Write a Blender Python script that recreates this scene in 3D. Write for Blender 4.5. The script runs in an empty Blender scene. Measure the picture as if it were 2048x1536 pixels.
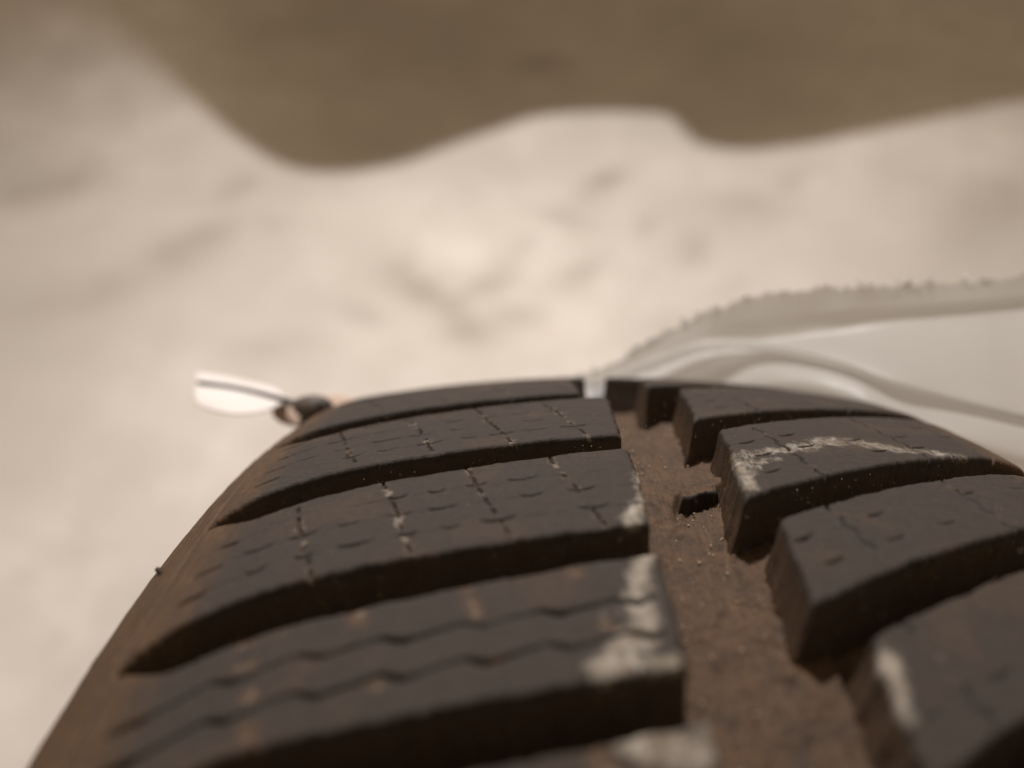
import bpy, bmesh, math, random
import numpy as np
from mathutils import Vector, Matrix

random.seed(7); RNG = np.random.default_rng(7)
sc = bpy.context.scene
col = sc.collection

# ------------------------------------------------------------------ camera, light, exposure
R = 0.32                      # tyre radius (m); tyre stands on the floor, axle along X
XM = 0.0252                   # lateral position of the tyre's mid-plane
PHI = math.radians(45)
SRC_F = 1647.0                # focal length in pixels of a 2048 px wide frame
Hpt = Vector((0, R * math.sin(PHI), R + R * math.cos(PHI)))
DIRV = Vector((0, math.cos(PHI), -math.sin(PHI)))
CAM = Hpt - 0.24 * DIRV
TILT = math.atan(11 / SRC_F)

cam_d = bpy.data.cameras.new('camera'); cam = bpy.data.objects.new('camera', cam_d); col.objects.link(cam)
cam.location = CAM
cam.rotation_euler = (math.pi / 2 - PHI - TILT, 0, 0)
cam_d.sensor_width = 36; cam_d.lens = SRC_F / 2048 * 36
cam_d.clip_start = 0.005; cam_d.clip_end = 60
cam_d.dof.use_dof = True; cam_d.dof.focus_distance = 0.152; cam_d.dof.aperture_fstop = 6.2
sc.camera = cam

w = bpy.data.worlds.new('World'); sc.world = w; w.use_nodes = True
bg = w.node_tree.nodes['Background']; bg.inputs['Color'].default_value = (1.0, 0.755, 0.51, 1); bg.inputs['Strength'].default_value = 0.42

LAMP = Vector((-0.06, 0.90, 1.34))  # overhead lamp, unseen, inferred from the light on tread and floor
ld = bpy.data.lights.new('overhead_lamp', 'SPOT'); lo = bpy.data.objects.new('overhead_lamp', ld); col.objects.link(lo)
lo.location = LAMP; ld.spot_size = math.radians(146); ld.spot_blend = 1.0; lo.rotation_euler = (Vector((0.16, 0.74, 0.10)) - LAMP).to_track_quat('-Z', 'Y').to_euler(); ld.energy = 82; ld.shadow_soft_size = 0.038; ld.color = (1.0, 0.94, 0.92)

sc.view_settings.view_transform = 'Standard'; sc.view_settings.look = 'None'
sc.view_settings.exposure = 0; sc.view_settings.gamma = 1
sc.cycles.use_denoising = True
sc.cycles.max_bounces = 8

# ------------------------------------------------------------------ helpers
def link(name, me, mat=None, parent=None, smooth=True):
    o = bpy.data.objects.new(name, me); col.objects.link(o)
    if mat: me.materials.append(mat)
    if parent: o.parent = parent
    if smooth and len(me.polygons):
        me.polygons.foreach_set('use_smooth', np.ones(len(me.polygons), bool))
    return o

def mesh_np(name, V, Fq):
    me = bpy.data.meshes.new(name)
    V = np.asarray(V, float); Fq = np.asarray(Fq, np.int64)
    me.vertices.add(len(V)); me.vertices.foreach_set('co', V.ravel())
    n, k = Fq.shape
    me.loops.add(n * k); me.loops.foreach_set('vertex_index', Fq.ravel().astype(np.int32))
    me.polygons.add(n); me.polygons.foreach_set('loop_start', np.arange(0, n * k, k, dtype=np.int32))
    me.update(calc_edges=True); me.validate()
    return me

def attr_f(me, name, vals):
    a = me.attributes.new(name, 'FLOAT', 'POINT'); a.data.foreach_set('value', np.asarray(vals, np.float32))

def attr_v(me, name, vals):
    a = me.attributes.new(name, 'FLOAT_VECTOR', 'POINT'); a.data.foreach_set('vector', np.asarray(vals, np.float32).ravel())

def tag(o, label=None, cat=None, group=None, kind=None):
    if label: o['label'] = label
    if cat: o['category'] = cat
    if group: o['group'] = group
    if kind: o['kind'] = kind

def smooth01(a, b, x):
    t = np.clip((np.asarray(x, float) - a) / (b - a), 0, 1); return t * t * (3 - 2 * t)

# tileable-free value noise in numpy
_perm = RNG.random((256, 256))
def vnoise(x, y):
    x = np.asarray(x, float); y = np.asarray(y, float)
    xi = np.floor(x).astype(int); yi = np.floor(y).astype(int)
    fx = x - xi; fy = y - yi; fx = fx * fx * (3 - 2 * fx); fy = fy * fy * (3 - 2 * fy)
    g = lambda a, b: _perm[a & 255, b & 255]
    return (g(xi, yi) * (1 - fx) + g(xi + 1, yi) * fx) * (1 - fy) + (g(xi, yi + 1) * (1 - fx) + g(xi + 1, yi + 1) * fx) * fy
def fbm(x, y, o=4):
    s = 0; a = .5; n = 0
    for k in range(o):
        s = s + a * vnoise(x * 2 ** k + 17.3 * k, y * 2 ** k + 5.1 * k); n += a; a *= .5
    return s / n

# tyre surface: u = arc length from the top (mm, away from camera +), x = lateral (mm), h = height over the crown (mm)
W0, RS, RC = 67.0, 28.0, 400.0
def drop(x):
    a = np.abs(x); d = a * a / (2 * RC)
    s = np.clip(a - W0, 0, RS * .995)
    return d + RS - np.sqrt(RS * RS - s * s)
def dslope(x):
    return (drop(x + .05) - drop(x - .05)) / .1
def SP(u, x, h=0.0):
    u, x, h = np.broadcast_arrays(np.asarray(u, float), np.asarray(x, float), np.asarray(h, float))
    m = dslope(x); n = np.sqrt(1 + m * m)
    xx = x + h * m / n; r = R * 1000 - drop(x) + h / n
    th = u / (R * 1000)
    return np.stack([XM + xx / 1000, r * np.sin(th) / 1000, R + r * np.cos(th) / 1000], -1)

# ------------------------------------------------------------------ materials
def newmat(name):
    m = bpy.data.materials.new(name); m.use_nodes = True
    return m, m.node_tree.nodes, m.node_tree.links, m.node_tree.nodes['Principled BSDF']
def N(nt, t, **kw):
    n = nt.new(t)
    for k, v in kw.items(): setattr(n, k, v)
    return n

def rubber_material(name, brown_amount=0.0):
    m, nt, lk, b = newmat(name)
    def at(nm):
        a = N(nt, 'ShaderNodeAttribute'); a.attribute_name = nm; return a
    tread = at('tread'); dust = at('dust'); paint = at('paint'); brown = at('brown')
    def noise(scale, detail=6, rough=.6, sx=(1, 1, 1)):
        mp = N(nt, 'ShaderNodeMapping'); mp.inputs['Scale'].default_value = sx
        lk.new(tread.outputs['Vector'], mp.inputs['Vector'])
        n = N(nt, 'ShaderNodeTexNoise'); n.inputs['Scale'].default_value = scale; n.inputs['Detail'].default_value = detail
        n.inputs['Roughness'].default_value = rough; lk.new(mp.outputs['Vector'], n.inputs['Vector']); return n
    def math_(op, a, c, clamp=False):
        n = N(nt, 'ShaderNodeMath', operation=op); n.use_clamp = clamp
        for i, v in enumerate((a, c)):
            if isinstance(v, (int, float)): n.inputs[i].default_value = v
            else: lk.new(v, n.inputs[i])
        return n.outputs[0]
    def mix(f, a, c):
        n = N(nt, 'ShaderNodeMix', data_type='RGBA')
        if isinstance(f, (int, float)): n.inputs[0].default_value = f
        else: lk.new(f, n.inputs[0])
        for i, v in ((6, a), (7, c)):
            if isinstance(v, tuple): n.inputs[i].default_value = (*v, 1)
            else: lk.new(v, n.inputs[i])
        return n.outputs[2]
    def ramp(sock, lo_, hi_):
        n = N(nt, 'ShaderNodeMapRange'); n.inputs[1].default_value = lo_; n.inputs[2].default_value = hi_; lk.new(sock, n.inputs[0]); return n.outputs[0]
    big = noise(.09, 5); mid = noise(.55, 6, .65); fine = noise(3.2, 5, .7); streak = noise(.9, 5, .7, (2.2, .22, 1))
    spk = noise(2.2, 2, .5)
    # rubber under dust
    dd = math_('MULTIPLY', dust.outputs['Fac'], ramp(math_('ADD', math_('MULTIPLY', mid.outputs['Fac'], .5), math_('MULTIPLY', streak.outputs['Fac'], .5), False), .18, .60))
    dd = math_('MULTIPLY', dd, ramp(fine.outputs['Fac'], .22, .62), True)
    base = mix(dd, (.0150, .0125, .0115), (.052, .041, .033))
    tint = mix(ramp(big.outputs['Fac'], .38, .62), (.036, .0285, .027), (.040, .032, .024))
    base = mix(math_('MULTIPLY', dd, .45), base, tint)
    bd = math_('MULTIPLY', brown.outputs['Fac'], math_('ADD', .42, math_('MULTIPLY', ramp(mid.outputs['Fac'], .3, .65), .58)), True)
    longi = noise(1.0, 4, .6, (.10, 2.2, 1))
    bcol = mix(ramp(math_('ADD', math_('MULTIPLY', fine.outputs['Fac'], .5), math_('MULTIPLY', longi.outputs['Fac'], .5)), .36, .64), (.054, .028, .0135), (.128, .074, .037))
    base = mix(bd, base, bcol)
    # pale sand speckle on dusty zones
    sp = math_('MULTIPLY', ramp(spk.outputs['Fac'], .73, .78), math_('MULTIPLY', math_('ADD', dd, bd), .35), True)
    base = mix(sp, base, (.20, .155, .11))
    grit = noise(4.2, 3, .6)
    base = mix(math_('MULTIPLY', ramp(grit.outputs['Fac'], .58, .72), math_('MULTIPLY', dust.outputs['Fac'], .5)), base, (.13, .102, .078))
    base = mix(math_('MULTIPLY', ramp(grit.outputs['Fac'], .42, .30), .35), base, (.014, .011, .009))
    # chalky paint scuffs: own shape, broken up by grain
    pn = noise(.75, 6, .72)
    pn2 = noise(.22, 3, .6)
    pm = math_('ADD', paint.outputs['Fac'], math_('ADD', math_('MULTIPLY', math_('SUBTRACT', pn.outputs['Fac'], .5), 1.7), math_('ADD', math_('MULTIPLY', math_('SUBTRACT', pn2.outputs['Fac'], .5), 1.4), math_('MULTIPLY', math_('SUBTRACT', noise(1.6, 4, .7, (.35, 1.6, 1)).outputs['Fac'], .5), 1.3))))
    pm = math_('MULTIPLY', math_('MULTIPLY', ramp(pm, .30, 1.05), .85), ramp(paint.outputs['Fac'], .02, .35), True)
    pcol = mix(ramp(noise(.35, 3).outputs['Fac'], .35, .65), (.20, .165, .12), (.36, .33, .285))
    base = mix(pm, base, pcol)
    lk.new(base, b.inputs['Base Color'])
    rg = math_('SUBTRACT', .72, math_('MULTIPLY', math_('SUBTRACT', 1.0, dust.outputs['Fac']), .12))
    rg = math_('SUBTRACT', rg, math_('MULTIPLY', pm, .22))
    lk.new(rg, b.inputs['Roughness'])
    b.inputs['Specular IOR Level'].default_value = .27
    hsum = math_('ADD', math_('MULTIPLY', fine.outputs['Fac'], .75), math_('ADD', math_('MULTIPLY', mid.outputs['Fac'], .5), math_('MULTIPLY', streak.outputs['Fac'], .6)))
    hsum = math_('ADD', hsum, math_('MULTIPLY', pm, .35))
    bp = N(nt, 'ShaderNodeBump'); bp.inputs['Strength'].default_value = .6; bp.inputs['Distance'].default_value = .00040
    lk.new(hsum, bp.inputs['Height']); lk.new(bp.outputs['Normal'], b.inputs['Normal'])
    return m
MAT_TREAD = rubber_material('dusty_tread_rubber')

def simple(name, colr, rough=.7, spec=.3, var=.25, scale=300, bump=0.0):
    m, nt, lk, b = newmat(name)
    tc = N(nt, 'ShaderNodeTexCoord'); n = N(nt, 'ShaderNodeTexNoise'); n.inputs['Scale'].default_value = scale; n.inputs['Detail'].default_value = 5
    lk.new(tc.outputs['Object'], n.inputs['Vector'])
    mx = N(nt, 'ShaderNodeMix', data_type='RGBA'); lk.new(n.outputs['Fac'], mx.inputs[0])
    mx.inputs[6].default_value = (*[c * (1 - var) for c in colr], 1); mx.inputs[7].default_value = (*[min(1, c * (1 + var)) for c in colr], 1)
    lk.new(mx.outputs[2], b.inputs['Base Color']); b.inputs['Roughness'].default_value = rough; b.inputs['Specular IOR Level'].default_value = spec
    if bump:
        bp = N(nt, 'ShaderNodeBump'); bp.inputs['Strength'].default_value = .5; bp.inputs['Distance'].default_value = bump
        lk.new(n.outputs['Fac'], bp.inputs['Height']); lk.new(bp.outputs['Normal'], b.inputs['Normal'])
    return m
MAT_GRAIN = simple('sand_grain', (.42, .33, .23), .55, .4, .4, 900)
MAT_PAPER = simple('white_paper', (.60, .57, .545), .6, .2, .05, 200)
MAT_DARK = simple('dark_plastic', (.035, .030, .028), .5, .4, .3, 400)
MAT_KNOT = simple('grey_rubber_knot', (.085, .070, .062), .6, .3, .3, 300)
MAT_TAPE = simple('tan_tape', (.42, .31, .245), .6, .3, .15, 250)
MAT_SHADE_CANVAS = simple('shade_canvas_brown', (.30, .23, .16), .9, .1, .2, 12)

# ------------------------------------------------------------------ floor
def floor_mat():
    m, nt, lk, b = newmat('worn_concrete')
    tc = N(nt, 'ShaderNodeTexCoord')
    def noise(s, d=6, r=.6):
        n = N(nt, 'ShaderNodeTexNoise'); n.inputs['Scale'].default_value = s; n.inputs['Detail'].default_value = d; n.inputs['Roughness'].default_value = r
        lk.new(tc.outputs['Object'], n.inputs['Vector']); return n
    def mr(s, a, c):
        n = N(nt, 'ShaderNodeMapRange'); n.inputs[1].default_value = a; n.inputs[2].default_value = c; lk.new(s, n.inputs[0]); return n.outputs[0]
    def mix(f, a, c):
        n = N(nt, 'ShaderNodeMix', data_type='RGBA'); lk.new(f, n.inputs[0])
        for i, v in ((6, a), (7, c)):
            if isinstance(v, tuple): n.inputs[i].default_value = (*v, 1)
            else: lk.new(v, n.inputs[i])
        return n.outputs[2]
    c = mix(mr(noise(4.5, 7, .68).outputs['Fac'], .32, .66), (.485, .452, .405), (.60, .562, .515))
    c = mix(mr(noise(13, 5, .65).outputs['Fac'], .45, .70), c, (.64, .605, .56))
    c = mix(mr(noise(1.7, 3).outputs['Fac'], .62, .35), c, (.455, .425, .38))
    st = N(nt, 'ShaderNodeAttribute'); st.attribute_name = 'stain'
    c = mix(st.outputs['Fac'], c, (.30, .265, .225))
    g = N(nt, 'ShaderNodeMath', operation='MULTIPLY'); lk.new(mr(noise(55, 3, .7).outputs['Fac'], .60, .74), g.inputs[0]); g.inputs[1].default_value = .45
    c = mix(g.outputs[0], c, (.26, .23, .20))
    lk.new(c, b.inputs['Base Color']); b.inputs['Roughness'].default_value = .8; b.inputs['Specular IOR Level'].default_value = .25
    bp = N(nt, 'ShaderNodeBump'); bp.inputs['Strength'].default_value = .4; bp.inputs['Distance'].default_value = .002
    lk.new(noise(60, 6).outputs['Fac'], bp.inputs['Height']); lk.new(bp.outputs['Normal'], b.inputs['Normal'])
    return m
def build_floor():
    ax = np.concatenate([[-14, -6, -3], np.arange(-1.6, 1.601, .02), [3, 6, 14]])
    ay = np.concatenate([[-14, -6, -2], np.arange(-.8, 2.801, .02), [4, 7, 14]])
    X, Y = np.meshgrid(ax, ay, indexing='ij'); nx, ny = X.shape
    V = np.stack([X, Y, np.zeros_like(X)], -1).reshape(-1, 3)
    I = np.arange(nx * ny).reshape(nx, ny)
    Fq = np.stack([I[:-1, :-1], I[1:, :-1], I[1:, 1:], I[:-1, 1:]], -1).reshape(-1, 4)
    me = mesh_np('floor', V, Fq)
    st = np.zeros(len(V))
    # oil and rubber smudges: x, y, half-length, half-width, angle, strength
    for x, y, a, b_, an, s in ((.151, 1.227, .045, .022, .7, .60), (.075, 1.12, .05, .02, -.5, .38), (.265, 1.035, .05, .022, 1.3, .38),
                               (.10, .985, .05, .02, .8, .34), (-.125, .945, .07, .028, -.75, .55), (-.085, .905, .06, .025, -.8, .5),
                               (-.03, .955, .04, .02, .4, .42), (-.055, .865, .05, .03, -.6, .45), (0.0, .885, .05, .025, .1, .35),
                               (-.469, 1.05, .09, .05, .9, .45), (-.44, 1.20, .05, .03, 1.0, .35), (-.56, .95, .12, .05, .5, .3),
                               (.35, 1.15, .07, .05, 0, .30), (.062, 1.66, .05, .03, .3, .5), (-.75, 1.2, .10, .05, .3, .4),
                               (.75, 1.15, .12, .05, .8, .35), (-.30, .83, .06, .03, .2, .3), (.02, 1.055, .04, .02, .9, .25), (.18, .87, .05, .02, .4, .2), (.12, 1.17, .03, .014, .2, .4), (.20, 1.10, .035, .012, 1.1, .4), (-.16, 1.0, .03, .014, .5, .4), (-.01, 1.0, .03, .012, 1.2, .35), (.30, .95, .03, .012, .3, .3), (-.2, .89, .04, .016, -.6, .4), (-.36, 1.1, .03, .014, .4, .3), (.45, 1.22, .04, .02, .9, .3)):
        dx = V[:, 0] - x; dy = V[:, 1] - y; c, s_ = math.cos(an), math.sin(an)
        p = (dx * c + dy * s_) / a; q = (-dx * s_ + dy * c) / b_
        st = np.maximum(st, s * np.exp(-(p * p + q * q)))
    st *= .55 + .9 * fbm(V[:, 0] * 28, V[:, 1] * 28, 3)
    attr_f(me, 'stain', np.clip(st * 1.5, 0, 1))
    o = link('floor', me, floor_mat()); tag(o, 'pale beige concrete floor with grey smudges', kind='structure')
build_floor()

# ------------------------------------------------------------------ tyre
tire = bpy.data.objects.new('car_tire', None); col.objects.link(tire)
tag(tire, 'dusty black rubber car tire with deep tread grooves standing on the concrete floor', 'tire')

GD = 11.0
def gdepth(x):
    a = np.abs(x); return GD * (1 - smooth01(69, 79, a)) 

# near edges (mm along the tread) of the successive blocks, left and right of the middle groove
L_NEAR = [-14, 15, 44, 73, 102.3, 132, 168, 206, 246, 286, 326, 366]
R_NEAR = [0, 28, 56, 84, 112, 140, 178, 218, 258, 298, 338, 378]
def slantL(x):
    x = np.asarray(x, float); return .17 * (x + 4.5) - .011 * np.clip(-50 - x, 0, 60) ** 2
def slantR(x):
    x = np.asarray(x, float); return .62 * (x - 12) - .0012 * (x - 12) ** 2 - .010 * np.clip(x - 58, 0, 60) ** 2

def blobs(u, x, lst):
    """soft-edged scuff strokes: list of (u0,x0,u1,x1,width,strength)"""
    out = np.zeros_like(u)
    for u0, x0, u1, x1, wd, s in lst:
        du, dx = u1 - u0, x1 - x0; L2 = du * du + dx * dx + 1e-9
        t = np.clip(((u - u0) * du + (x - x0) * dx) / L2, 0, 1)
        d = np.hypot(u - u0 - t * du, x - x0 - t * dx)
        out = np.maximum(out, s * np.clip(1.25 - d / (wd * 1.25), 0, 1) * (.75 + .5 * fbm(u * .5, x * .5, 2)))
    return out
PAINT = [(149, -3.5, 141, -4, 1.5, .85), (141, -4, 133.5, -7, 2.0, .9), (124, -6.5, 120, -7.8, 1.5, 1.0), (119, -8, 114, -8.5, 1.8, 1.0),
         (114, -8.5, 107, -9, 2.3, 1.0), (108, -10, 102.4, -14.5, 2.0, 1.0), (103.2, -14, 102.9, -6.5, 1.6, 1.0), (112, -12, 111, -13.5, 1.2, .55),
         (94.5, -3.5, 94, -1.5, 1.6, 1.0), (93, -12, 91, -6, 2.6, 1.0), (104, 19.5, 97, 17.5, 2.4, .95),
         (158, 14.3, 152, 14.2, 1.3, .8), (152, 14.2, 144, 13.8, 1.3, .95), (157, 15, 159, 20, 1.8, .7), (159, 20, 163, 28, 1.7, .75),
         (163, 28, 169, 38, 2.6, .7), (169, 38, 167, 48, 2.4, .7), (153, 15.5, 156.5, 22, 1.5, .55), (167, 48, 168, 62, 2.4, .5), (150, 15, 156, 17, 2.2, .6)]

def sipe_left(u, x, v, L, seed, rnd, cont=.22, lines=1.0):
    """depth (mm) of the fine wavy sipes and slit lines, v = distance from the near edge"""
    dep = np.zeros_like(u); tan = np.zeros_like(u)
    jit = .35 * (fbm(x * .5 + seed, v * .25, 3) - .5)
    fade = 1 - smooth01(71, 75, -x)
    m = 0
    while 6.4 + 6.5 * m < L - 3.5:
        v0 = 6.4 + 6.5 * m + .6 * (rnd[80, m] - .5)
        if cont > .4:                      # long continuous wavy sipes
            ph = ((x + 8 + .8 * m) / 10.0) % 1.0
            wave = np.where(ph < .72, -.65 + 1.3 * ph / .72, .65 - 1.3 * (ph - .72) / .28)
            g = np.exp(-((((x + 8 + .8 * m) / 10.0 + .5) % 1.0 - .5 + .06) / .15) ** 2)
            k = np.floor((x + 8 + .8 * m) / 10.0 + .5).astype(int)
            d = (cont * (.35 + .65 * fbm(x * .2 + m * 7, x * 0, 2)) + .9 * g * rnd[(k + 60) % 97, m]) * smooth01(5, 8, -x)
            dep = np.maximum(dep, d * fade * np.exp(-((v - v0 - wave - jit) / (.25 + .16 * g)) ** 2))
        else:                              # short smile-shaped slits either side of the slanted lines
            dep = np.maximum(dep, cont * fade * smooth01(.45, .6, fbm(x * .25 + 11 * m + seed, x * 0, 2)) * np.exp(-((v - v0 - jit) / .17) ** 2))
            for q in range(10):
                x0 = -10.6 - .29 * v0 - 7.2 * q + 1.6 * (rnd[q, m] - .5)
                if x0 < -72 or x0 > -7.5: continue
                amp = rnd[q + 20, m]
                if amp < .12: continue
                hw = 1.3 + 1.5 * rnd[q + 40, m]
                z = (x - x0) / hw
                dep = np.maximum(dep, (.6 + 1.0 * amp) * fade * np.exp(-((v - v0 - .62 * z * z * (z * z < 4) - jit) / (.17 + .07 * amp)) ** 2 - z ** 4))
        xp = -69.5 - 1.6 * rnd[70, m]; z = (x - xp) / (.9 + 1.1 * rnd[71, m])
        dep = np.maximum(dep, 1.7 * np.exp(-((v - v0 + .3 * z) / (.28 + .2 * rnd[72, m])) ** 2 - z ** 4))
        m += 1
    for li, xn in enumerate((-54, -39.6, -25.2, -10.6)):
        st = np.floor(v / 3.1 + rnd[60 + li, 0])
        stp = vnoise(st * 3.7 + li * 11 + seed * 5, st * 0) - .5
        xl = xn - .29 * v + .9 * stp + .35 * (fbm(v * .9 + li * 9 + seed, v * 0, 2) - .5)
        on = smooth01(.40, .52, fbm(v * .5 + 13 * li + seed * 3, v * 0 + li, 2)) * lines
        tn = smooth01(.48, .66, fbm(v * .35 + 31 * li + seed * 5, v * 0 + li, 2)) * (1.0 - .1 * lines)
        dep = np.maximum(dep, 1.05 * on * np.exp(-((x - xl) / .19) ** 2))
        wv = (.35 if lines > .5 else .7) + .9 * fbm(v * .6 + li, x * .6, 2)
        tan = np.maximum(tan, tn * np.exp(-((x - xl) / wv) ** 2))
    return dep, tan
def sipe_right(u, x, v, L, seed, rnd):
    dep = np.zeros_like(u); tan = np.zeros_like(u)
    for li, xn in enumerate((28.3, 53.5, 70)):
        xl = xn - .20 * v + .35 * np.sin(v * 1.3 + li + seed) 
        on = smooth01(.40, .50, fbm(v * .33 + 7 * li + seed * 2.3, v * 0 + 3 * li, 2))
        dep = np.maximum(dep, 1.2 * on * np.exp(-((x - xl) / .27) ** 2))
        tan = np.maximum(tan, (1 - on) * .35 * np.exp(-((x - xl) / .6) ** 2))
    for m in range(4):
        for k in range(5):
            x0 = 20 + 11.5 * k - .2 * (6 + 7 * m) + 3 * rnd[k, m]; v0 = 6 + 7 * m
            if v0 > L - 4: continue
            q = (x - x0) / 1.7
            dep = np.maximum(dep, (.3 + 1.0 * rnd[k + 20, m]) * (rnd[k + 40, m] > .42) * np.exp(-((v - v0 - .5 * q * q * .6) / .26) ** 2 - q ** 4))
    return dep, tan

def edge_axis(n, fine=6):
    t = np.linspace(0, 1, n)
    e = np.array([.0015, .004, .008, .013])
    return np.unique(np.concatenate([t, e, 1 - e]))

def make_block(side, k, res):
    near = (L_NEAR if side < 0 else R_NEAR)[k]; nxt = (L_NEAR if side < 0 else R_NEAR)[k + 1]
    sl = slantL if side < 0 else slantR
    L0 = nxt - near
    rnd = np.random.default_rng(100 * k + (0 if side < 0 else 50)).random((97, 8))
    if side < 0:
        ns = int(77 / res)
    else:
        ns = int(66 / res)
    nt_ = int((L0 - 8) / (res * .9))
    s = edge_axis(ns); t = edge_axis(nt_)
    Sg, Tg = np.meshgrid(s, t, indexing='ij')
    if side < 0:
        xe = {7: (-9.0, -9.5)}.get(k, (-4.0 - .6 * rnd[90, 0], -3.2 - 1.2 * rnd[91, 0]))
        xr = xe[0] + (xe[1] - xe[0]) * Tg; xl = -80.5
        x = xl + (xr - xl) * Sg
    else:
        xr = 80.5; xl = 11.8 + 3.4 * Tg + .5 * np.sin(Tg * 3.1)
        if k == 4: xl = 14.0 + 1.6 * Tg
        if k <= 3: xl = 17.5 + 1.5 * Tg
        if k == 7: xl = 8.2 + 3.5 * Tg
        if k >= 8: xl = 2.0 + 4.0 * Tg
        x = xl + (xr - xl) * Sg
    L = L0 - ((7.6 + .045 * np.clip(-4.5 - x, 0, 60)) * (1 - .88 * smooth01(67, 79.5, -x)) if side < 0 else 8.4)
    v = L * Tg
    Lm = L0 - 8.0
    u = near + sl(x) + v
    e1 = .9 * (fbm(x * .22 + k * 3, x * 0 + side, 3) - .5) + .5 * (fbm(x * 1.3 + k * 5, x * 0 + side + 4, 2) - .5)
    e2 = .9 * (fbm(x * .22 + k * 7, x * 0 + side + 9, 3) - .5) + .4 * (fbm(x * 1.3 + k * 2, x * 0 + side + 6, 2) - .5)
    u = u + e1 * np.clip(1 - v / 4, 0, 1) + e2 * np.clip(1 - (L - v) / 4, 0, 1)
    inn = (xr - x) if side < 0 else (x - xl)
    x = x - side * (.9 * (fbm(u * .3 + 2 * k, u * 0, 3) - .5) + .4 * (fbm(u * 1.6 + k, u * 0 + 3, 2) - .5)) * np.clip(1 - inn / 3, 0, 1)
    if side < 0: dep, tan = sipe_left(u, x, v, Lm, k * 1.7, rnd, 1.25 if k <= 4 else .26, .12 if k <= 4 else 1.0)
    else: dep, tan = sipe_right(u, x, v, Lm, k * 1.7, rnd)
    # rounded block edges
    inner = inn
    rr = .9
    h = np.zeros_like(x)
    for de, r_ in ((v, rr), (L - v, .7), (inner, 1.1)):
        q = np.clip(r_ - de, 0, r_); h -= r_ - np.sqrt(np.maximum(r_ * r_ - q * q, 0))
    worn = .22 * (fbm(x * .16 + 5 * k, u * .16, 3) - .5)
    h = h - dep + worn * smooth01(0, 3, np.minimum(np.minimum(v, L - v), inner))
    h = h - .10 * tan + .12 * (fbm(u * 1.4, x * .5, 3) - .5)
    a = np.abs(x)
    h = h + .35 - 1.6 * smooth01(75.5, 80.5, a)
    n1, n2 = x.shape
    dust = np.clip(.95 - .75 * np.clip(dep / .5, 0, 1), 0, 1)
    dust *= 1 - .45 * np.exp(-(np.minimum(v, 6) / .55) ** 2)
    brown = 1.1 * smooth01(66, 75, a) * (.45 + .9 * fbm(u * .25, x * .35, 3)) + (.9 if (k <= 4 and side < 0) else .35) * tan
    brown += .22 * smooth01(.5, .75, fbm(u * .12 + 3, x * .10, 3))
    paint = blobs(u, x, PAINT)
    paint = np.maximum(paint, (.40 if (k <= 4 and side < 0) else .62) * tan)
    paint *= np.clip(1 - dep / .35, 0, 1)
    V = [SP(u, x, h).reshape(-1, 3)]; T = [np.stack([u, x, h], -1).reshape(-1, 3)]
    A = [[dust.ravel()], [brown.ravel()], [paint.ravel()]]
    I = np.arange(n1 * n2).reshape(n1, n2)
    Fq = [np.stack([I[:-1, :-1], I[:-1, 1:], I[1:, 1:], I[1:, :-1]], -1).reshape(-1, 4)[:, ::-1]]
    # walls: around the boundary loop, going down into the grooves
    loop = np.concatenate([I[:, 0], I[-1, 1:], I[-2::-1, -1], I[0, -2:0:-1]])
    lu, lx, lh = u.ravel()[loop], x.ravel()[loop], h.ravel()[loop]
    nrm = np.zeros((len(loop), 2))
    tt = Tg.ravel()[loop]; ss = Sg.ravel()[loop]
    nrm[:, 0] = np.where(tt <= 0, -1, np.where(tt >= 1, 1, 0))
    if side < 0: nrm[:, 1] = np.where(ss >= 1, 1, 0)
    else: nrm[:, 1] = np.where(ss <= 0, -1, 0)
    m = len(loop); prev = loop; rows = 9
    cnt = n1 * n2
    for j in range(1, rows + 1):
        f = j / rows
        dd_ = (gdepth(lx) + 1.0) * f
        flare = .9 * f ** 1.5 * (1 - smooth01(60, 74, np.abs(lx)))
        fl_side = (2.0 if side > 0 else 1.0)
        nu = lu + nrm[:, 0] * flare; nx_ = lx + nrm[:, 1] * flare * fl_side
        nh = lh - dd_
        rg = .5 * (fbm((lu + lx) * .45, nh * .45 + k, 3) - .5) * min(1, 3 * f)
        nu = nu + nrm[:, 0] * rg; nx_ = nx_ + nrm[:, 1] * rg
        V.append(SP(nu, nx_, nh)); T.append(np.stack([nu + nh * .6, nx_, nh * 1.0], -1))
        sidewall = np.abs(nrm[:, 1]) > 0
        bz = np.where(sidewall & (nrm[:, 0] >= 0), .55 + .4 * f, .22 + .25 * f)
        A[0].append(np.where(sidewall, .6, 1.0) * np.ones(m)); A[1].append(bz + .25 * smooth01(.55, .8, fbm(lx * .2 + k, nh * .3, 2))); A[2].append(blobs(lu, lx, PAINT) * (1 - f) ** 3 * .3 * sidewall)
        cur = np.arange(cnt, cnt + m); cnt += m
        Fq.append(np.stack([prev, cur, np.roll(cur, -1), np.roll(prev, -1)], -1))
        prev = cur
    me = mesh_np('tread_block', np.concatenate(V), np.concatenate(Fq))
    attr_v(me, 'tread', np.concatenate(T))
    for nm, a_ in zip(('dust', 'brown', 'paint'), A): attr_f(me, nm, np.clip(np.concatenate(a_), 0, 1))
    bm = bmesh.new(); bm.from_mesh(me); bmesh.ops.recalc_face_normals(bm, faces=bm.faces); bm.to_mesh(me); bm.free()
    return link('tread_block', me, MAT_TREAD, tire)

for k in range(len(L_NEAR) - 1):
    make_block(-1, k, {3: .32, 4: .26, 5: .22, 6: .22, 7: .3}.get(k, .8))
for k in range(len(R_NEAR) - 1):
    make_block(1, k, {3: .4, 4: .32, 5: .24, 6: .24, 7: .35}.get(k, .8))

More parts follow.
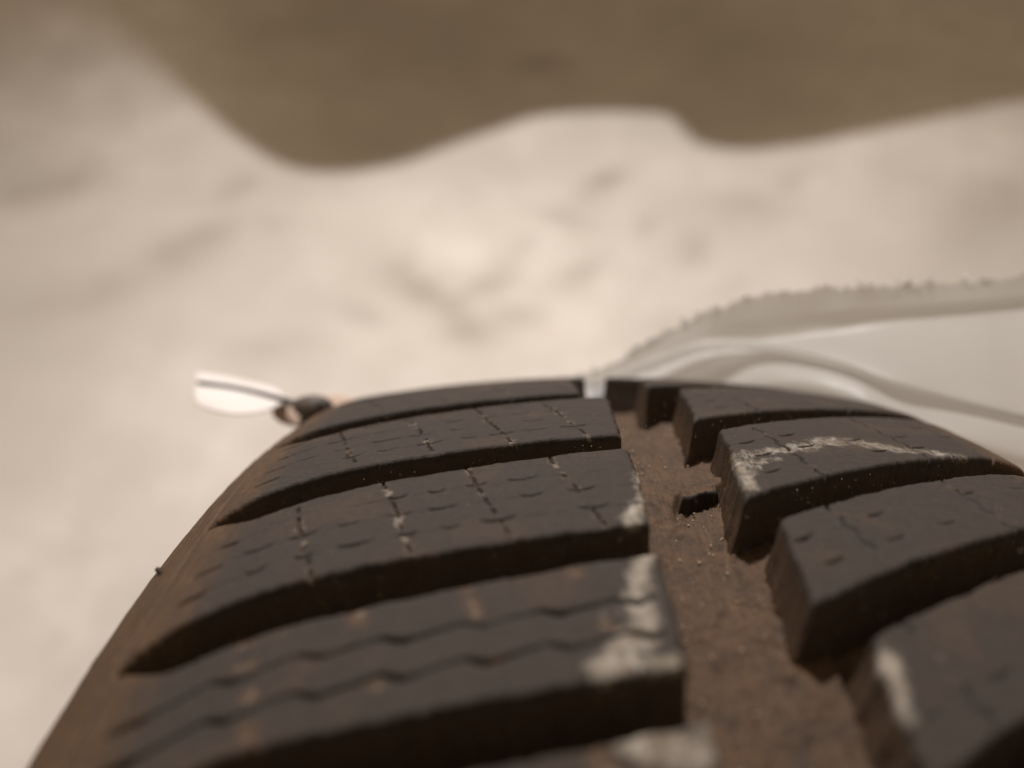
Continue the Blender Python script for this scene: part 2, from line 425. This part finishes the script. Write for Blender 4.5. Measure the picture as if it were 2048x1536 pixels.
# carcass: groove floor, shoulders, sidewalls, beads, inner liner as one surface of revolution
def carcass():
    a = []
    xs = np.concatenate([np.linspace(-93.5, -60, 130), np.linspace(-58, 58, 40), np.linspace(60, 93.5, 60)])
    prof = []
    for x in xs:
        h = -float(gdepth(x)) - .2 - (.0 if abs(x) > 70 else .3)
        rib = sum(.22 * math.exp(-((abs(x) - q) / .38) ** 2) for q in (78.5, 80.2, 82, 86, 90)) + .35 * math.exp(-((abs(x) - 84) / .8) ** 2) + .3 * math.exp(-((abs(x) - 88) / .7) ** 2)
        m_ = float(dslope(x)); n_ = math.hypot(1, m_)
        h += rib
        prof.append((x + h * m_ / n_, R * 1000 - float(drop(x)) + h / n_, x))
    x0, r0, _ = prof[-1]
    side = []
    for i in range(1, 26):
        t = i / 25
        side.append((x0 + 13 * math.sin(math.pi * min(t * 1.05, 1)) - 26 * t * t + (.5 if i in (6, 7, 14) else 0), r0 - (r0 - 203) * t))
    bead = [(side[-1][0] - 6, 200), (side[-1][0] - 16, 203), (side[-1][0] - 12, 225), (x0 - 4, 262), (x0 - 18, r0 - 16), (50, 298), (0, 303)]
    half = side + bead
    right = [(p[0], p[1], 95 + i) for i, p in enumerate(half)]
    left = [(-p[0], p[1], -95 - i) for i, p in enumerate(half[:-1])][::-1]
    ring = left + prof + right
    P = np.array(ring); n = len(P)
    U = np.concatenate([np.arange(-90, 330, 2.0), np.linspace(330, 2 * math.pi * R * 1000 - 90, 130)[:-1]])
    th = U / (R * 1000)
    uu, pp = np.meshgrid(th, np.arange(n), indexing='ij')
    r = P[pp, 1] + .5 * (fbm(uu * 90, P[pp, 2] * .45, 4) - .5) * (np.abs(P[pp, 2]) > 60)
    V = np.stack([XM + P[pp, 0] / 1000, r * np.sin(uu) / 1000, R + r * np.cos(uu) / 1000], -1).reshape(-1, 3)
    I = np.arange(len(U) * n).reshape(len(U), n)
    I2 = np.roll(I, -1, 0); J = np.roll(I, -1, 1); J2 = np.roll(I2, -1, 1)
    Fq = np.stack([I, J, J2, I2], -1).reshape(-1, 4)
    me = mesh_np('carcass', V, Fq)
    lx = P[pp, 2].ravel(); u = (uu * R * 1000).ravel()
    attr_v(me, 'tread', np.stack([u, lx, 0 * u], -1))
    attr_f(me, 'dust', np.full(len(V), .55))
    attr_f(me, 'brown', np.clip(1.15 * (1 - smooth01(90, 112, np.abs(lx))) * (.45 + .8 * fbm(u * .12, lx * .3, 3)), 0, 1))
    attr_f(me, 'paint', np.zeros(len(V)))
    bm = bmesh.new(); bm.from_mesh(me); bmesh.ops.recalc_face_normals(bm, faces=bm.faces); bm.to_mesh(me); bm.free()
    link('carcass', me, MAT_TREAD, tire)
carcass()

# middle groove floor with caked brown dirt
def groove_base():
    us = np.arange(60, 330, .4); xs = np.arange(-9, 18, .35)
    u, x = np.meshgrid(us, xs, indexing='ij')
    h = -GD + 1.2 * (fbm(u * .12, x * .16, 4) - .5) + 1.1 * (fbm(u * .45, x * .45, 4) - .5) + .5 * np.clip(fbm(u * 1.1 + 9, x * 1.1, 3) - .55, 0, 1) * 4
    h += 1.6 * smooth01(8.5, 14.5, x + 1.2 * (fbm(u * .25, x * 0, 2) - .5) * 2) + 1.0 * (1 - smooth01(-6, -1, x))
    q = u - (157.0 + .30 * x)
    h += 2.9 * np.where(q > 0, np.exp(-np.maximum(q, 0) / 11.0), np.exp(-(q / (1.0 + 5.0 * (1 - smooth01(2.5, 5.5, x)))) ** 2)) * (.55 + .45 * smooth01(1, 6, x))      # dirt banked against the wear bar
    V = SP(u, x, h).reshape(-1, 3); n1, n2 = u.shape
    I = np.arange(n1 * n2).reshape(n1, n2)
    me = mesh_np('groove_base', V, np.stack([I[:-1, :-1], I[:-1, 1:], I[1:, 1:], I[1:, :-1]], -1).reshape(-1, 4)[:, ::-1])
    attr_v(me, 'tread', np.stack([u, x, h], -1).reshape(-1, 3))
    attr_f(me, 'dust', np.full(len(V), .8)); attr_f(me, 'paint', np.zeros(len(V)))
    attr_f(me, 'brown', np.clip(.80 + 1.2 * (fbm(u * .2, x * .2, 4) - .45), 0, 1).ravel())
    bm = bmesh.new(); bm.from_mesh(me); bmesh.ops.recalc_face_normals(bm, faces=bm.faces)
    bm.faces.ensure_lookup_table()
    if sum((f.normal.z for f in bm.faces)) < 0: bmesh.ops.reverse_faces(bm, faces=bm.faces)
    bm.to_mesh(me); bm.free()
    tag(link('groove_base', me, MAT_TREAD, tire), 'rust brown dirt caked along the middle groove')
groove_base()

def wear_bar(u0, x0, x1, hh, ln):
    xs = np.linspace(x0, x1, 22); ts = np.array([-.10, 0, .0, .06, .14, .3, .5, .7, .85, 1.0, 1.1])
    hs = np.array([-2, -1.2, -.25, -.04, 0, .0, 0, -.05, -.2, -.9, -2.2])
    X, Tt = np.meshgrid(xs, ts, indexing='ij')
    Hh = np.broadcast_to(hs, X.shape)
    u = u0 + ln * Tt + .55 * (X - x0) + 1.6 * (fbm(X * .7, Tt * 2, 3) - .5)
    ends = smooth01(0, 1.4, X - x0) * smooth01(0, .6, x1 - X)
    h = -GD + hh * (1 + Hh * .55) * ends - 2.0 * (1 - ends) + 1.1 * (fbm(X * .8, Tt * 3 + 3, 3) - .5)
    n1, n2 = X.shape; I = np.arange(n1 * n2).reshape(n1, n2)
    me = mesh_np('wear_bar', SP(u, X, h).reshape(-1, 3), np.stack([I[:-1, :-1], I[1:, :-1], I[1:, 1:], I[:-1, 1:]], -1).reshape(-1, 4))
    attr_v(me, 'tread', np.stack([u, X, h], -1).reshape(-1, 3)); z = np.zeros(n1 * n2)
    topm = (Tt > .1).astype(float).ravel()
    attr_f(me, 'dust', .1 + .6 * topm); attr_f(me, 'brown', .05 + .8 * topm); attr_f(me, 'paint', z)
    bm = bmesh.new(); bm.from_mesh(me); bmesh.ops.recalc_face_normals(bm, faces=bm.faces)
    if sum((f.normal.z for f in bm.faces)) < 0: bmesh.ops.reverse_faces(bm, faces=bm.faces)
    bm.to_mesh(me); bm.free()
    link('wear_bar', me, MAT_TREAD, tire)
wear_bar(154.2, 4.3, 13.5, 3.7, 5.0)

for un, xn in ((205, -74.5), (140, -83)):
    th_ = np.linspace(0, 2 * math.pi, 9)[:-1]; Vn = []; base = SP(un, xn, -.4); tip = SP(un + .5, xn - .3, 1.1)
    tx_ = SP(un, xn + .1, 0) - SP(un, xn - .1, 0); tx_ /= np.linalg.norm(tx_); ty_ = SP(un + .1, xn, 0) - SP(un - .1, xn, 0); ty_ /= np.linalg.norm(ty_)
    for f, rr_ in ((0, .65), (.55, .5), (.9, .42), (1, .15)):
        for a_ in th_: Vn.append(base * (1 - f) + tip * f + (tx_ * math.cos(a_) + ty_ * math.sin(a_)) * rr_ / 1000)
    Fn = [(r_ * 8 + e, r_ * 8 + (e + 1) % 8, r_ * 8 + 8 + (e + 1) % 8, r_ * 8 + 8 + e) for r_ in range(3) for e in range(8)]
    me_ = mesh_np('vent_nub', np.array(Vn), np.array(Fn))
    attr_v(me_, 'tread', np.array(Vn) * 1000); attr_f(me_, 'dust', np.full(len(Vn), .5)); attr_f(me_, 'brown', np.full(len(Vn), .3)); attr_f(me_, 'paint', np.zeros(len(Vn)))
    link('vent_nub', me_, MAT_TREAD, tire)

# loose sand grains stuck to groove walls and floor: too small and many to count
def grains():
    t = (1 + 5 ** .5) / 2
    iv = np.array([(-1, t, 0), (1, t, 0), (-1, -t, 0), (1, -t, 0), (0, -1, t), (0, 1, t), (0, -1, -t), (0, 1, -t), (t, 0, -1), (t, 0, 1), (-t, 0, -1), (-t, 0, 1)]) / 1.9
    fi = np.array([(0, 11, 5), (0, 5, 1), (0, 1, 7), (0, 7, 10), (0, 10, 11), (1, 5, 9), (5, 11, 4), (11, 10, 2), (10, 7, 6), (7, 1, 8), (3, 9, 4), (3, 4, 2), (3, 2, 6), (3, 6, 8), (3, 8, 9), (4, 9, 5), (2, 4, 11), (6, 2, 10), (8, 6, 7), (9, 8, 1)])
    pts = []
    cl = [(random.uniform(80, 230), random.uniform(-2, 12)) for _ in range(40)]
    for _ in range(700):
        if random.random() < .55:
            c_ = random.choice(cl); gu, gx = c_[0] + random.gauss(0, 2.5), c_[1] + random.gauss(0, 1.6)
        else: gu, gx = random.uniform(75, 235), random.uniform(-3, 13)
        pts.append((gu, gx, -GD + random.uniform(-.1, .9) + 1.6 * float(smooth01(8.5, 14.5, gx)), .03 + .26 * random.random() ** 4))
    for k in range(3, 8):                       # near walls of the left blocks, clustered
        for c in range(7):
            xc = random.uniform(-62, -6); hc = random.uniform(-5.5, -1)
            for _ in range(random.randint(2, 8)):
                x = xc + random.gauss(0, 2.2); h = hc + random.gauss(0, .6)
                if x > -5.5 or h > -.5: continue
                pts.append((L_NEAR[k] + float(slantL(x)) - .25 - .05 * abs(h), x, h, random.uniform(.04, .12)))
    for k in range(3, 8):
        for _ in range(26):
            x = random.uniform(16, 60); h = random.uniform(-6, -.6)
            pts.append((R_NEAR[k] + float(slantR(x)) - .25 - .05 * abs(h), x, h, random.uniform(.04, .11)))
    for _ in range(420):                        # dust crumbs on the block tops
        pts.append((random.uniform(100, 205), random.uniform(-66, 60), .36, random.uniform(.03, .085)))
    V = []; Fq = []
    for i, (u, x, h, r) in enumerate(pts):
        c = SP(u, x, h); V.append(c + iv * r / 1000 * (.7 + .6 * RNG.random((12, 3)))); Fq.append(fi + 12 * i)
    me = mesh_np('sand_grains', np.concatenate(V), np.concatenate(Fq))
    o = link('sand_grains', me, MAT_GRAIN, tire); tag(o, kind='stuff')
grains()

# ------------------------------------------------------------------ points by picture position and distance, used once to place things in the world
CY = Vector((0, math.sin(PHI + TILT), math.cos(PHI + TILT))); CZ = Vector((0, math.cos(PHI + TILT), -math.sin(PHI + TILT)))
def P3(px, py, z):
    return CAM + CZ * z + Vector((1, 0, 0)) * ((px - 1024) / SRC_F * z) + CY * ((768 - py) / SRC_F * z)

def crspline(pts, n):
    p = np.array(pts, float); p = np.vstack([2 * p[0] - p[1], p, 2 * p[-1] - p[-2]]); out = []
    m = len(p) - 3
    for q in np.linspace(0, m - 1e-6, n):
        i = int(q); t = q - i; a, b, c, d = p[i:i + 4]
        out.append(.5 * ((2 * b) + (-a + c) * t + (2 * a - 5 * b + 4 * c - d) * t * t + (-a + 3 * b - 3 * c + d) * t ** 3))
    return np.array(out)

def sheet_mesh(name, rows, nu, nv, mat, parent, thick=.0002, jitter=None, crease=0.0):
    """loft a sheet through rows of 3-D points, smooth both ways"""
    A = np.stack([crspline(r, nu) for r in rows], 0)
    G = np.stack([crspline(A[:, i], nv) for i in range(nu)], 0)
    if jitter is not None: G = jitter(G)
    I = np.arange(nu * nv).reshape(nu, nv)
    me = mesh_np(name, G.reshape(-1, 3), np.stack([I[:-1, :-1], I[1:, :-1], I[1:, 1:], I[:-1, 1:]], -1).reshape(-1, 4))
    o = link(name, me, mat, parent)
    if thick:
        md = o.modifiers.new('thickness', 'SOLIDIFY'); md.thickness = thick; md.offset = 0
    return o, G

# ------------------------------------------------------------------ plastic film on the far right shoulder
def film_mat():
    m, nt, lk, b = newmat('milky_film')
    tc = N(nt, 'ShaderNodeTexCoord'); n = N(nt, 'ShaderNodeTexNoise'); n.inputs['Scale'].default_value = 90; n.inputs['Detail'].default_value = 5
    lk.new(tc.outputs['Object'], n.inputs['Vector'])
    mx = N(nt, 'ShaderNodeMix', data_type='RGBA'); lk.new(n.outputs['Fac'], mx.inputs[0])
    mx.inputs[6].default_value = (.45, .45, .44, 1); mx.inputs[7].default_value = (.53, .53, .515, 1)
    lk.new(mx.outputs[2], b.inputs['Base Color']); b.inputs['Roughness'].default_value = .38; b.inputs['Specular IOR Level'].default_value = .4
    tr = N(nt, 'ShaderNodeBsdfTranslucent'); tr.inputs['Color'].default_value = (.66, .66, .66, 1)
    ms = N(nt, 'ShaderNodeMixShader'); ms.inputs[0].default_value = .52
    lk.new(b.outputs[0], ms.inputs[1]); lk.new(tr.outputs[0], ms.inputs[2])
    tp = N(nt, 'ShaderNodeBsdfTransparent'); tp.inputs['Color'].default_value = (.92, .91, .88, 1)
    m2 = N(nt, 'ShaderNodeMixShader'); m2.inputs[0].default_value = .28
    lk.new(ms.outputs[0], m2.inputs[1]); lk.new(tp.outputs[0], m2.inputs[2])
    lk.new(m2.outputs[0], m.node_tree.nodes['Material Output'].inputs['Surface'])
    bp = N(nt, 'ShaderNodeBump'); bp.inputs['Strength'].default_value = .25; bp.inputs['Distance'].default_value = .0006
    n2 = N(nt, 'ShaderNodeTexNoise'); n2.inputs['Scale'].default_value = 160; n2.inputs['Detail'].default_value = 3; lk.new(tc.outputs['Object'], n2.inputs['Vector'])
    lk.new(n2.outputs['Fac'], bp.inputs['Height']); lk.new(bp.outputs['Normal'], b.inputs['Normal'])
    return m
MAT_FILM = film_mat(); MAT_FIBRE = simple('torn_film_fibre', (.62, .62, .61), .4, .5, .25, 500)
film = bpy.data.objects.new('plastic_film', None); col.objects.link(film)
film.location = (0, 0, 0)
tag(film, 'crumpled milky white plastic film with a frayed upper edge behind the tire tread', 'plastic film')
def row(l): return [P3(*p) for p in l]
xs_ = None
FPX = [1090, 1200, 1300, 1405, 1530, 1660, 1792, 1960, 2150]
FY = [[762, 738, 682, 628, 590, 576, 570, 560, 540], [768, 750, 704, 660, 634, 620, 612, 600, 580], [774, 760, 720, 684, 680, 668, 655, 640, 620],
      [778, 764, 727, 693, 691, 716, 758, 800, 840], [800, 790, 758, 716, 706, 729, 772, 815, 855], [815, 805, 788, 760, 735, 748, 800, 850, 900],
      [830, 822, 808, 790, 775, 792, 842, 900, 950], [860, 855, 845, 830, 820, 845, 895, 960, 1020]]
FZ = [[.2695, .2635, .2595, .2535, .2475, .2425, .2370, .2325, .2275], [.2688, .2628, .2588, .2528, .2468, .2418, .2363, .2318, .2268], [.268, .262, .258, .252, .246, .241, .2355, .231, .226],
      [.268, .261, .256, .249, .241, .228, .2150, .209, .204], [.275, .272, .266, .259, .249, .235, .2190, .212, .206], [.278, .274, .267, .256, .2405, .2275, .2145, .206, .200],
      [.282, .280, .270, .253, .236, .2235, .2115, .202, .197], [.285, .282, .272, .258, .245, .232, .2180, .208, .200]]
ROWS = [row(list(zip(FPX, y, z))) for y, z in zip(FY, FZ)]
def film_jit(G):
    n, m, _ = G.shape
    i, j = np.meshgrid(np.arange(n), np.arange(m), indexing='ij')
    up = np.array(CY); 
    ed = np.exp(-j / 1.2)
    fr = (fbm(i * .35, i * 0, 4) - .5) * .0026 + (RNG.random(n)[:, None] - .5) * .0006
    G = G + up * (fr * ed)[..., None]
    G = G + np.array(CZ) * ((fbm(i * .035, j * .03 + 3, 2) - .5) * .0022)[..., None]
    return G
o, G = sheet_mesh('sheet', ROWS, 260, 90, MAT_FILM, film, 0, film_jit)
# frayed tufts along the torn edge
def tufts():
    V = []; Fq = []; c = 0
    idx = np.array(sorted(random.sample(range(24, 236), 46)))
    for q, i in enumerate(idx):
        for _ in range(random.randint(1, 4)):
            p = G[i, 0] + np.array(Vector((random.gauss(0, .0006), random.gauss(0, .0004), 0)))
            d = np.array(CY) * random.uniform(.1, 1) + np.array((random.gauss(0, .9), 0, 0)) - np.array(CZ) * random.uniform(-.3, .6)
            d = d / np.linalg.norm(d) * random.uniform(.0006, .0024); wd = random.uniform(.00012, .0003)
            s = np.cross(d, np.array(CZ)); s = s / np.linalg.norm(s) * wd; b_ = np.array(CZ) * wd
            mid = p + d * .5 + np.array((random.gauss(0, .0003), 0, random.gauss(0, .0003)))
            ring0 = [p + s, p + b_, p - s, p - b_]; ring1 = [mid + s * .8, mid + b_ * .8, mid - s * .8, mid - b_ * .8]; tip = p + d
            V += ring0 + ring1 + [tip + s * .2, tip + b_ * .2, tip - s * .2, tip - b_ * .2]
            for l in range(2):
                for e in range(4):
                    Fq.append((c + l * 4 + e, c + l * 4 + (e + 1) % 4, c + l * 4 + 4 + (e + 1) % 4, c + l * 4 + 4 + e))
            c += 12
    me = mesh_np('frayed_fibres', np.array(V), np.array(Fq))
    o = link('frayed_fibres', me, MAT_FIBRE, film); tag(o, kind='stuff')
tufts()

# ------------------------------------------------------------------ white folded tag at the left shoulder
tg = bpy.data.objects.new('folded_tag', None); col.objects.link(tg)
tag(tg, 'small white folded paper tag on a dark stem beyond the left tire shoulder', 'tag')
crease = [(392, 764, .250), (440, 770, .249), (500, 781, .247), (545, 793, .245), (572, 803, .243)]
upper = [(394, 745, .262), (440, 751, .262), (500, 763, .258), (545, 775, .252), (572, 790, .245)]
upm = [(390, 754, .258), (440, 757, .257), (500, 768, .254), (545, 782, .249), (574, 800, .244)]
lower = [(392, 806, .236), (420, 820, .233), (475, 830, .232), (530, 822, .235), (566, 808, .242)]
lom = [(388, 786, .241), (430, 796, .238), (490, 806, .238), (538, 808, .239), (570, 806, .242)]
sheet_mesh('upper_leaf', [row(upper), row(upm), row([(a, b - 3, c) for a, b, c in crease])], 24, 10, MAT_PAPER, tg, .0003)
sheet_mesh('lower_leaf', [row([(a, b + 5, c - .001) for a, b, c in crease]), row(lom), row(lower)], 24, 14, MAT_PAPER, tg, .0003)
def tube(name, pts, rad, mat, parent, seg=10, n=30):
    C = crspline(pts, n); rr = np.interp(np.linspace(0, 1, n), np.linspace(0, 1, len(rad)), rad)
    V = []; Fq = []
    for i in range(n):
        d = C[min(i + 1, n - 1)] - C[max(i - 1, 0)]; d /= np.linalg.norm(d)
        s = np.cross(d, (0, 0, 1)); s /= np.linalg.norm(s); b_ = np.cross(s, d)
        for e in range(seg):
            a = 2 * math.pi * e / seg; V.append(C[i] + rr[i] * (s * math.cos(a) + b_ * math.sin(a)))
    for i in range(n - 1):
        for e in range(seg): Fq.append((i * seg + e, i * seg + (e + 1) % seg, (i + 1) * seg + (e + 1) % seg, (i + 1) * seg + e))
    me = mesh_np(name, np.array(V), np.array(Fq)); return link(name, me, mat, parent)
tube('stem', row([(398, 766, .2485), (470, 777, .2475), (545, 794, .244), (600, 812, .240), (640, 828, .238)]), [.0008, .0009, .0009, .0010, .0011], MAT_DARK, tg)
tube('knot', row([(585, 806, .238), (605, 812, .236), (630, 816, .235), (652, 812, .235), (662, 808, .236)]), [.0008, .0030, .0040, .0030, .0010], MAT_KNOT, tg, 14)
tube('dark_hole', row([(636, 806, .2335), (644, 810, .2328), (650, 818, .2328), (648, 826, .2335)]), [.0008, .0022, .0021, .0008], MAT_DARK, tg, 12)  # dark blob: the shaded hole in the knot put in as colour
tube('prong', row([(622, 822, .236), (612, 838, .235), (606, 855, .234), (604, 868, .233)]), [.0025, .0018, .0013, .0008], MAT_DARK, tg)
sheet_mesh('tape_flap', [row([(548, 812, .246), (600, 796, .247), (650, 792, .247), (690, 794, .246), (728, 806, .244)]),
                         row([(545, 830, .244), (600, 828, .244), (650, 822, .243), (695, 820, .242), (735, 824, .240)]),
                         row([(560, 845, .243), (600, 856, .242), (650, 856, .240), (700, 850, .238), (740, 848, .236)])], 24, 12, MAT_TAPE, tg, .0004)

# ------------------------------------------------------------------ added cloth sheet, out of view: hem shaped to throw the soft floor shade
def added_canvas():
    shade = [(-2.6, 3.6), (-1.6, 2.9), (-1.05, 2.35), (-.874, 2.03), (-.772, 1.83), (-.64, 1.60), (-.546, 1.45), (-.425, 1.31), (-.346, 1.255), (-.265, 1.25), (-.18, 1.28), (-.106, 1.335), (-.02, 1.395), (.051, 1.44), (.16, 1.455),
             (.275, 1.445), (.30, 1.39), (.318, 1.345), (.36, 1.325), (.42, 1.322), (.53, 1.35), (.682, 1.405), (.951, 1.50), (1.4, 1.62), (2.2, 1.8)]
    hem = []
    for xs, ys in shade:
        t = min(.851 / (1.34 - .364 * (ys - LAMP.y)), .84)
        hem.append((LAMP.x + (xs - LAMP.x) * t, LAMP.y + (ys - LAMP.y) * t, LAMP.z * (1 - t)))
    n = 220; hem = crspline(hem, n); m = 14
    V = []
    for i in range(n):
        lean = max((hem[i, 0] - LAMP.x) / (hem[i, 1] - LAMP.y), math.tan(math.radians(-33.5)))
        tx = LAMP.x + lean * (hem[i, 1] - LAMP.y)
        for j in range(m):
            f = j / (m - 1); x = hem[i, 0] * (1 - f) + tx * f; z = hem[i, 2] * (1 - f) + 2.3 * f
            V.append((x, hem[i, 1] + .015 * f * math.sin(i * .5), z))
    I = np.arange(n * m).reshape(n, m)
    me = mesh_np('added_shade_canvas', np.array(V), np.stack([I[:-1, :-1], I[1:, :-1], I[1:, 1:], I[:-1, 1:]], -1).reshape(-1, 4))
    o = link('added_shade_canvas', me, MAT_SHADE_CANVAS)
    md = o.modifiers.new('thickness', 'SOLIDIFY'); md.thickness = .002
    tag(o, 'added brown cloth sheet out of view, shaped to shade the floor', 'curtain', kind='structure')
added_canvas()
